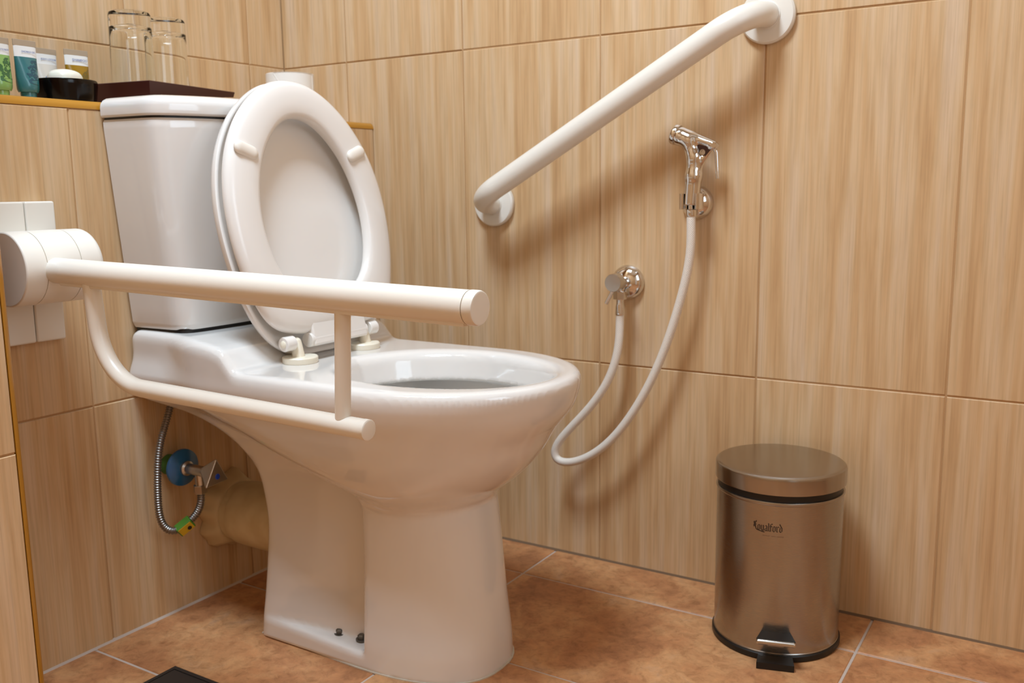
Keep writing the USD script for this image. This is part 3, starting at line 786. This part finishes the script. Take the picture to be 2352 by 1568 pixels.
def spray(x, y, z):
    p = (x, y, z)
    a = capsule(p, HB, (0, -0.003, 0.035), 0.0138, 0.0140)
    a = smin(a, capsule(p, (0, -0.003, 0.035), (0, -0.004, 0.066), 0.0140, 0.0122), 0.006)
    a = smin(a, capsule(p, (0, -0.004, 0.066), (0, 0.006, 0.093), 0.0122, 0.0132), 0.008)
    a = smin(a, capsule(p, (0, 0.006, 0.0945), (0, 0.022, 0.1010), 0.0138, 0.0158), 0.008)
    top = capsule(p, (0, 0.016, 0.1045), (0, -0.038, 0.0845), 0.0096, 0.0068)
    a = smin(a, top, 0.005)
    stay = capsule(p, (0, -0.011, 0.050), (0, -0.034, 0.0815), 0.0062, 0.0045)
    a = smin(a, stay, 0.006)
    web = smax(np.abs(x) - 0.0035, capsule(p, (0, -0.008, 0.070), (0, -0.016, 0.084), 0.016, 0.010), 0.002)
    a = smin(a, web, 0.003)
    hole = capsule(p, (-0.03, -0.0195, 0.0735), (0.03, -0.0195, 0.0735), 0.0048)
    a = smax(a, -hole, 0.002)
    # flat nozzle face and flat foot
    nrm = (0.0, 0.926, 0.377)
    face = (y - 0.0275) * nrm[1] + (z - 0.1035) * nrm[2] - 0.0045
    a = smax(a, face, 0.002)
    return smax(a, -0.0135 - z, 0.002)


sb = obj('sprayer_body', surface_nets(spray, (-0.02, -0.055, -0.02), (0.02, 0.05, 0.13), 0.0016), 'chrome', sp, smooth=True)
nd = np.array([0, 0.926, 0.377])
obj('nozzle_ring', lathe([(0, 0), (0.0168, 0), (0.0173, 0.0008), (0.0173, 0.0058), (0.0160, 0.0078), (0.0125, 0.0082), (0.0118, 0.0066), (0, 0.0062)], 40, nd, (0, 0.0265, 0.1032)), 'chrome', sp, smooth=35)
for s in (-1, 1):
    wb = Polygon([(-0.003, 0.0925), (-0.033, 0.0815), (-0.0335, 0.078), (-0.013, 0.056), (-0.0085, 0.064)]).buffer(0.0012)
    wb = wb.difference(shapely.Point(-0.0195, 0.0735).buffer(0.0050))
    m = extrude(wb, 0.0004)
    m.apply_transform(frame((-0.0005 + s * 0.0048, 0, 0), (0, 1, 0), (0, 0, 1), (1, 0, 0)))
    obj('side_inlay', m, 'chrome_recess', sb, False)
lev = fillet([(0, -0.030, 0.0800), (0, -0.0415, 0.0800), (0, -0.0455, 0.030)], 0.009, 8)
tr = obj('trigger_lever', tube(lev, np.linspace(0.0036, 0.0032, len(lev)), 14), 'chrome', sp, smooth=40)
obj('lever_pivot', lathe([(0, -0.008), (0.0042, -0.008), (0.0042, 0.008), (0, 0.008)], 16, 'x', (0, -0.0395, 0.0845)), 'chrome', tr, smooth=40)
obj('hose_ferrule', lathe([(0, -0.032), (0.0085, -0.032), (0.0092, -0.030), (0.0092, -0.021), (0.0075, -0.020), (0.0075, -0.013), (0, -0.013)], 28), 'chrome', sp, smooth=35)

hold = thing('sprayer_holder', 'round chrome wall holder gripping the bidet sprayer', 'holder', (0, -0.722, 0.690))
dome = lathe([(0, 0.001), (0.0275, 0.001), (0.0285, 0.003)] + [(0.0285 * math.cos(t), 0.003 + 0.024 * math.sin(t)) for t in np.linspace(0.12, PI / 2 - 0.35, 8)] + [(0, 0.0265)], 44, '-x')
obj('rosette', dome, 'chrome', hold, smooth=40)
cl = shapely.Point(0, 0).buffer(0.0205, 24).difference(shapely.Point(0, 0).buffer(0.0146, 24)).difference(Polygon([(0, 0), (-0.05, -0.045), (-0.05, 0.036)])).buffer(-0.0012).buffer(0.0012)
cm = extrude(cl, 0.026, (SX, -0.005, -0.010))
obj('clamp_ring', cm, 'chrome', hold, smooth=30)
obj('neck', lathe([(0, 0.018), (0.0115, 0.018), (0.0105, 0.0275), (0, 0.0275)], 24, '-x', (0, -0.003, 0.002)), 'chrome', hold, smooth=40)

vx = -0.054
av = thing('angle_valve', 'chrome angle valve with round knob and domed rosette on the right wall', 'valve', (0, -0.592, 0.547))
obj('rosette', lathe([(0, 0.001), (0.0305, 0.001), (0.0315, 0.003)] + [(0.0315 * math.cos(t), 0.003 + 0.0205 * math.sin(t)) for t in np.linspace(0.1, PI / 2 - 0.3, 10)] + [(0, 0.0232)], 56, '-x'), 'chrome', av, smooth=40)
obj('valve_stem', lathe([(0, 0.020), (0.0105, 0.020), (0.0105, 0.047), (0.008, 0.050), (0, 0.050)], 28, '-x', (0, 0, 0.001)), 'chrome', av, smooth=40)
kb = obj('knob', lathe([(0, 0.046), (0.0140, 0.046), (0.0160, 0.049), (0.0160, 0.068), (0.0152, 0.0695), (0, 0.070)], 40, '-x', (0, 0, 0.004)), 'dull_chrome', av, smooth=35)
obj('lever_pin', tube([(-0.060, 0.004, -0.010), (-0.062, 0.016, -0.034)], 0.0034, 14), 'chrome', kb, smooth=40)
obj('outlet', lathe([(0, -0.034), (0.0072, -0.034), (0.0072, -0.012), (0.009, -0.006), (0.009, 0.002), (0, 0.002)], 24, at=(-0.038, 0, 0)), 'chrome', av, smooth=40)
obj('outlet_nut', lathe([(0, -0.028), (0.0118, -0.028), (0.0124, -0.027), (0.0124, -0.014), (0.0118, -0.013), (0, -0.013)], 6, at=(-0.038, 0, 0)), 'chrome', av, smooth=20)
obj('hose_ferrule', lathe([(0, -0.056), (0.0085, -0.056), (0.0088, -0.054), (0.0080, -0.040), (0.0066, -0.032), (0, -0.032)], 24, at=(-0.038, 0, 0)), 'chrome', av, smooth=35)

hp2 = spline([(SX, -0.727, 0.672), (SX, -0.7275, 0.64), (-0.045, -0.7245, 0.592), (-0.045, -0.7035, 0.502), (-0.047, -0.670, 0.405), (-0.050, -0.622, 0.313), (-0.053, -0.561, 0.2405), (-0.055, -0.499, 0.2065), (-0.055, -0.4705, 0.2085), (-0.055, -0.4655, 0.2225),
              (-0.054, -0.480, 0.251), (-0.050, -0.524, 0.301), (-0.046, -0.567, 0.360), (-0.042, -0.587, 0.414), (-0.039, -0.5915, 0.455), (-0.038, -0.592, 0.494)], 260)
(hv, st) = tube(hp2, 0.0076, 20, uv=True)
bh = UsdGeom.Xform.Define(stage, numbered('/World/sprayer_hose')).GetPrim()
tag(bh, 'white braided hose looping from the angle valve to the bidet sprayer', 'hose')
obj('hose', hv, 'braid', bh, smooth=True, uv=st)

# ------------------------------------------------------------------ pedal bin
FACE = math.radians(187.5)
pb = thing('pedal_bin', 'brushed steel pedal bin standing on the floor by the right wall', 'bin', (-0.1300, -0.9155, 0.0003), FACE)
BR = 0.0968
obj('base_ring', lathe([(0, 0), (0.0985, 0), (0.1000, 0.002), (0.1000, 0.009), (0.0985, 0.011), (0, 0.011)], 96), 'black_plastic', pb, smooth=35)
obj('body', lathe([(0, 0.0095), (BR + 0.0008, 0.0095), (BR + 0.0008, 0.012), (BR, 0.013), (BR, 0.246), (BR + 0.0014, 0.2475), (BR + 0.0018, 0.2495), (BR + 0.0010, 0.2515), (BR - 0.001, 0.252), (0, 0.252)], 128), 'brushed_steel', pb, smooth=35)
obj('inner_rim', lathe([(0, 0.250), (BR - 0.0015, 0.250), (BR - 0.0015, 0.266), (0, 0.266)], 96), 'black_plastic', pb, smooth=35)
obj('lid', lathe([(0.0, 0.264), (0.0975, 0.264), (0.0997, 0.2632), (0.1000, 0.2645), (0.1000, 0.2850), (0.0990, 0.2882), (0.0965, 0.2900), (0.0925, 0.2908), (0.06, 0.2925), (0, 0.2930)], 128), 'lid_steel', pb, smooth=35)
# the pedal: a bent plate with a black pad and a bright front lip, and the foot below it
pd = thing_pedal = UsdGeom.Xform.Define(stage, numbered(pathof(pb) + '/pedal')).GetPrim()
PA = math.radians(9)
PM = frame((0, 0, 0), (math.cos(PA), math.sin(PA), 0), (-math.sin(PA), math.cos(PA), 0), (0, 0, 1))
pl = Polygon([(0.088, -0.020), (0.122, -0.0285), (0.122, 0.0285), (0.088, 0.020)])
obj('pad', moved(extrude(pl.buffer(-0.001).buffer(0.001), 0.004, (0, 0, 0.0425)), PM), 'black_plastic', pd, False)
lip = m3.Manifold.batch_hull([m3.Manifold.sphere(0.0038, 16).translate([0.1235, y, 0.0425]) for y in (-0.0255, 0.0255)])
v, f, _ = meshkit.arrays(lip)
obj('front_lip', moved(trimesh.Trimesh(v, f, process=False), PM), 'dull_chrome', pd, smooth=True)
obj('arm', moved(join(rbox(0.080, 0.118, -0.012, 0.012, 0.034, 0.0415, 0.001)), PM), 'dull_chrome', pd)
ft = Polygon([(0.085, -0.024), (0.126, -0.0275), (0.126, 0.0275), (0.085, 0.024)])
obj('foot', moved(extrude(ft, 0.010, (0, 0, 0.0002)), PM), 'black_plastic', pb, False)


# the printed name, written with a broad nib in textura strokes, wrapped around the steel
def nib(strokes, w=0.17, t=0.055, ang=40):
    a = math.radians(ang)
    d, e = np.array([math.cos(a), math.sin(a)]) * w / 2, np.array([-math.sin(a), math.cos(a)]) * t / 2
    foot = [d + e, d - e, -d - e, -d + e]
    out = []
    for s in strokes:
        for p, q in zip(s, s[1:]):
            out.append(MultiPoint([tuple(np.array(p) + k) for k in foot] + [tuple(np.array(q) + k) for k in foot]).convex_hull)
    return unary_union(out)


GL = {
    'R': ([[(0.05, 1.25), (0.12, 1.45), (0.12, 0.55), (0.05, 0.45)], [(0.0, 0.75), (0.12, 0.62)], [(0.3, 1.35), (0.45, 1.62), (0.5, 1.40)], [(0.32, 1.30), (0.32, 0.5)], [(0.45, 0.95), (0.32, 0.75), (0.45, 0.2), (0.62, 0.02), (1.2, -0.08), (1.9, -0.22)]], 0.66),
    'o': ([[(0.12, 0.88), (0.10, 0.2), (0.28, 0.02)], [(0.12, 0.88), (0.30, 1.0), (0.46, 0.82), (0.46, 0.2), (0.28, 0.02)]], 0.60),
    'y': ([[(0.08, 0.98), (0.12, 0.85), (0.12, 0.22), (0.26, 0.05), (0.44, 0.2)], [(0.40, 1.0), (0.46, 0.85), (0.46, 0.1), (0.30, -0.2), (0.15, -0.15)]], 0.60),
    'a': ([[(0.10, 0.85), (0.28, 1.0), (0.44, 0.84), (0.44, 0.15), (0.55, 0.02)], [(0.44, 0.6), (0.14, 0.42), (0.12, 0.15), (0.26, 0.02), (0.44, 0.2)]], 0.60),
    'l': ([[(0.06, 1.42), (0.14, 1.32), (0.14, 0.15), (0.26, 0.02)]], 0.32),
    'f': ([[(0.14, 0.02), (0.14, 1.25), (0.30, 1.42), (0.42, 1.30)], [(0.0, 0.92), (0.36, 0.92)]], 0.42),
    'r': ([[(0.06, 0.98), (0.14, 0.86), (0.14, 0.12), (0.24, 0.02)], [(0.18, 0.86), (0.36, 1.0), (0.46, 0.86)]], 0.50),
    'd': ([[(0.16, 0.80), (0.10, 0.2), (0.28, 0.02), (0.46, 0.2), (0.46, 0.75), (0.08, 1.45)], [(0.16, 0.80), (0.30, 0.92)]], 0.60),
}


def wrap(poly, th0, z0, r, thick=0.00012):
    poly = shapely.segmentize(poly, 0.0008)
    m = extrude(poly, thick)
    v = np.asarray(m.vertices)
    a = th0 + v[:, 0] / r
    rr = r + v[:, 2]
    m.vertices = np.c_[rr * np.cos(a), rr * np.sin(a), z0 + v[:, 1]]
    if m.volume < 0:
        m.invert()
    return m


pen, word = 0.0, []
for ch in 'Royalford':
    st_, adv = GL[ch]
    word.append(affinity.translate(nib(st_), pen, 0)); pen += adv
word = unary_union(word)
SC = 0.0435 / pen
word = affinity.scale(word, SC, SC * 0.98, origin=(0, 0))
word = affinity.translate(word, -0.0435 / 2, 0)
obj('printed_name', wrap(word, math.radians(-1.0), 0.2060, BR + 0.0001), 'ink', pb, False)
sq = []
x = 0.0
srng = random.Random(3)
for n in (7, 4, 6):
    pts = []
    for k in range(n * 2):
        pts.append((x, (0.0009 if k % 2 else 0.0) + srng.uniform(-0.0002, 0.0003))); x += 0.00085
    sq.append(LineString(pts).buffer(0.00022)); x += 0.0016
obj('printed_line', wrap(affinity.translate(unary_union(sq), -0.008, 0), math.radians(-1.0), 0.1985, BR + 0.0001), 'faint_ink', pb, False)

# ------------------------------------------------------------------ things on the ledge
SZ = 0.8572
roll = thing('toilet_roll', 'white toilet paper roll standing in the corner of the ledge behind the raised lid', 'toilet paper', (-0.100, 0.135, SZ + 0.0003))
obj('paper', lathe([(0.020, 0), (0.048, 0), (0.0490, 0.001), (0.0490, 0.099), (0.048, 0.1), (0.020, 0.1), (0.020, 0)], 72), 'paper', roll, smooth=40)
obj('core', lathe([(0.0185, 0.0005), (0.0198, 0.0005), (0.0198, 0.0995), (0.0185, 0.0995), (0.0185, 0.0005)], 40), 'wall_grout', roll, smooth=40)
fl_ = [(a, z) for a, z in [(0, 0.1), (1.9, 0.1), (1.9, 0.0), (0.95, 0.0)]]
fp = shapely.segmentize(Polygon([(-0.046, 0.0995), (0.047, 0.0995), (0.047, 0.0005), (0.026, 0.0005)]), 0.004)
obj('folded_sheet', wrap(fp, math.radians(235), 0, 0.0491, 0.0006), 'paper', roll, False)

tray = thing('tray', 'dark red lacquered square tray on the ledge behind the cistern', 'tray', (-0.527, 0.030, SZ + 0.0003), math.radians(10.4))
TRH = 0.0445
tp4 = sbox(0, 0, 0.222, 0.165)
bot = tp4.buffer(-0.014)
secs = [at_z(resample(tp4.buffer(-0.010, join_style=2), 80, (0, 0)), 0.0), at_z(resample(tp4.buffer(-0.0005), 80, (0, 0)), TRH - 0.001), at_z(resample(tp4.buffer(-0.0012), 80, (0, 0)), TRH),
        at_z(resample(tp4.buffer(-0.0055), 80, (0, 0)), TRH), at_z(resample(tp4.buffer(-0.0068), 80, (0, 0)), TRH - 0.001), at_z(resample(tp4.buffer(-0.017), 80, (0, 0)), 0.006)]
obj('tray_body', loft(secs), 'tray_lacquer', tray, smooth=20)


def tumbler(x, y, label):
    g = thing('drinking_glass', label, 'glass', (x, y, SZ + 0.0068), group=None)
    H, rb, rt_ = 0.152, 0.0385, 0.0345     # upside down: the rim below, the thick foot on top
    out = [(0.0358, 0.0), (0.0370, 0.0006), (0.0373, 0.0012), (0.0360, 0.06), (0.0349, 0.118), (0.0345, 0.156), (0.0335, 0.160), (0.0310, 0.1617), (0.026, 0.1613), (0, 0.1605)]
    inn = [(0, 0.138), (0.022, 0.1385), (0.028, 0.136), (0.0315, 0.130), (0.0328, 0.118), (0.0344, 0.06), (0.0356, 0.0012), (0.0358, 0.0)]
    obj('glass_body', lathe(out[::1] + inn, 64), 'clear_glass', g, smooth=40)
    return g


tumbler(-0.481, 0.130, 'left upside-down clear drinking glass standing in the tray')
tumbler(-0.4005, 0.140, 'right upside-down clear drinking glass standing in the tray nearer the corner')

dish = thing('soap_dish', 'round black soap dish at the front of the ledge', 'soap dish', (-0.644, 0.083, SZ + 0.0003))
obj('dish', lathe([(0, 0), (0.042, 0), (0.0445, 0.002), (0.0480, 0.028), (0.0484, 0.034), (0.0472, 0.0365), (0.0455, 0.0365), (0.0440, 0.034), (0.0415, 0.012), (0, 0.011)], 72), 'black_gloss', dish, smooth=35)
sm = surface_nets(lambda x, y, z: ((np.abs(x / 0.0275) ** 2.6 + np.abs(y / 0.022) ** 2.6 + (np.abs(z) / 0.020) ** 3.2 + 1e-9) ** (1 / 2.6) - 1) * 0.02, (-0.045, -0.035, -0.026), (0.045, 0.035, 0.026), 0.003)
soap = obj('soap_bar', sm, 'soap', smooth=True)
x_ = UsdGeom.Xformable(soap); x_.AddTranslateOp().Set(Gf.Vec3d(-0.642, 0.083, SZ + 0.0345)); x_.AddRotateZOp().Set(20.0)
tag(soap, 'rounded white soap bar lying in the black dish', 'soap')


def squeeze_tube(x, y, rz, fill, ink, text, label, h=0.104, w=0.050, foot=0.0, ink2='blue_ink'):
    t = thing('toiletry_tube', label, 'toiletry tube', (x, y, SZ + 0.0003), rz, group=None)
    zb = 0.012

    def sec(z, sx, sy, n=40):
        k = np.linspace(0, 2 * PI, n, endpoint=False)
        return np.c_[sx * np.cos(k), sy * np.sin(k), np.full(n, z)]
    zf, zw = h - 0.025, h - 0.009
    prof = [(zb, 0.38, 0.0125), (zb + 0.004, 0.42, 0.0145), (zb + 0.012, 0.435, 0.0150), (zb + 0.4 * (zf - zb), 0.455, 0.0125), (zb + 0.75 * (zf - zb), 0.475, 0.0085), (zf, 0.487, 0.005)]
    bd = obj('body', loft([sec(z, w * a, b) for z, a, b in prof]), fill, t, smooth=40)
    obj('label_band', loft([sec(zf - 0.0002, w * 0.4875, 0.0045), sec(zf + 0.005, w * 0.49, 0.0034), sec(zw, w * 0.495, 0.0016)]), 'tube_white', t, smooth=40)
    obj('crimp', join(rbox(-w / 2, w / 2, -0.0010, 0.0010, zw - 0.0003, h, 0.0006, 8)), 'clear_plastic', t)
    obj('cap', lathe([(0, 0), (0.0095, 0), (0.0105, 0.001), (0.0112, 0.0105), (0.0105, 0.0122), (0, 0.0124)], 32), fill, t, smooth=40)
    if text:
        m = meshkit.text_mesh(text, 0.0042, 0.0003)
        b0 = m.bounds; m.apply_scale(min(1.0, 0.62 * w / (b0[1, 0] - b0[0, 0]))); b0 = m.bounds
        m.apply_transform(frame((-(b0[1, 0] - b0[0, 0]) / 2 + 0.003, -0.0041, zf + 0.0065), (1, 0, 0), (0, -0.10, 0.995), (0, -0.995, -0.10)))
        obj('printed_text', m, ink2, t, False)
    # printed trees: a cluster of leaf blots on the body
    lr = random.Random(hash(label) % 1000 if False else len(label))
    blots = []
    for k in range(46):
        cx = lr.uniform(-0.006, 0.40 * w); top = 0.30 + 0.9 * max(0, cx / (0.4 * w))
        cz = zb + 0.014 + lr.uniform(0, 1) * min(0.040, 0.022 + 0.026 * max(0, cx) / (0.4 * w))
        blots.append(shapely.Point(cx, cz).buffer(lr.uniform(0.0010, 0.0028), 4))
    blots.append(affinity.scale(shapely.Point(0.008, zb + 0.014).buffer(0.012), 1.2, 0.22))
    bl = unary_union(blots).intersection(sbox(-0.34 * w, zb + 0.006, 0.40 * w, zf - 0.004))
    m = extrude(shapely.segmentize(bl, 0.002), 0.0002)
    v = np.asarray(m.vertices).copy()
    pz, pa, pb2 = np.array([p[0] for p in prof]), np.array([p[1] for p in prof]) * w, np.array([p[2] for p in prof])
    sx, sy = np.interp(v[:, 1], pz, pa), np.interp(v[:, 1], pz, pb2)
    yy = -sy * np.sqrt(np.clip(1 - (v[:, 0] / sx) ** 2, 0, 1)) - v[:, 2] - 0.0001
    m.vertices = np.c_[v[:, 0], yy, v[:, 1]]
    if m.volume < 0:
        m.invert()
    obj('printed_trees', m, ink, t, False)
    return t


squeeze_tube(-0.757, 0.066, 0.10, 'gel_green', 'print_green', 'CONDITIONER', 'green toiletry tube standing at the far left of the ledge', h=0.088, w=0.038)
squeeze_tube(-0.7165, 0.064, 0.06, 'gel_teal', 'print_teal', 'SHOWER GEL', 'teal toiletry tube standing between the green tube and the white tube', h=0.088, w=0.037)
squeeze_tube(-0.627, 0.156, 0.05, 'gel_white', 'print_white', 'BODY LOTION', 'white toiletry tube standing behind the black soap dish', h=0.094, w=0.042)
squeeze_tube(-0.588, 0.131, -0.03, 'gel_amber', 'print_amber', 'SHAMPOO', 'amber toiletry tube standing behind the right side of the soap dish', h=0.094, w=0.042)
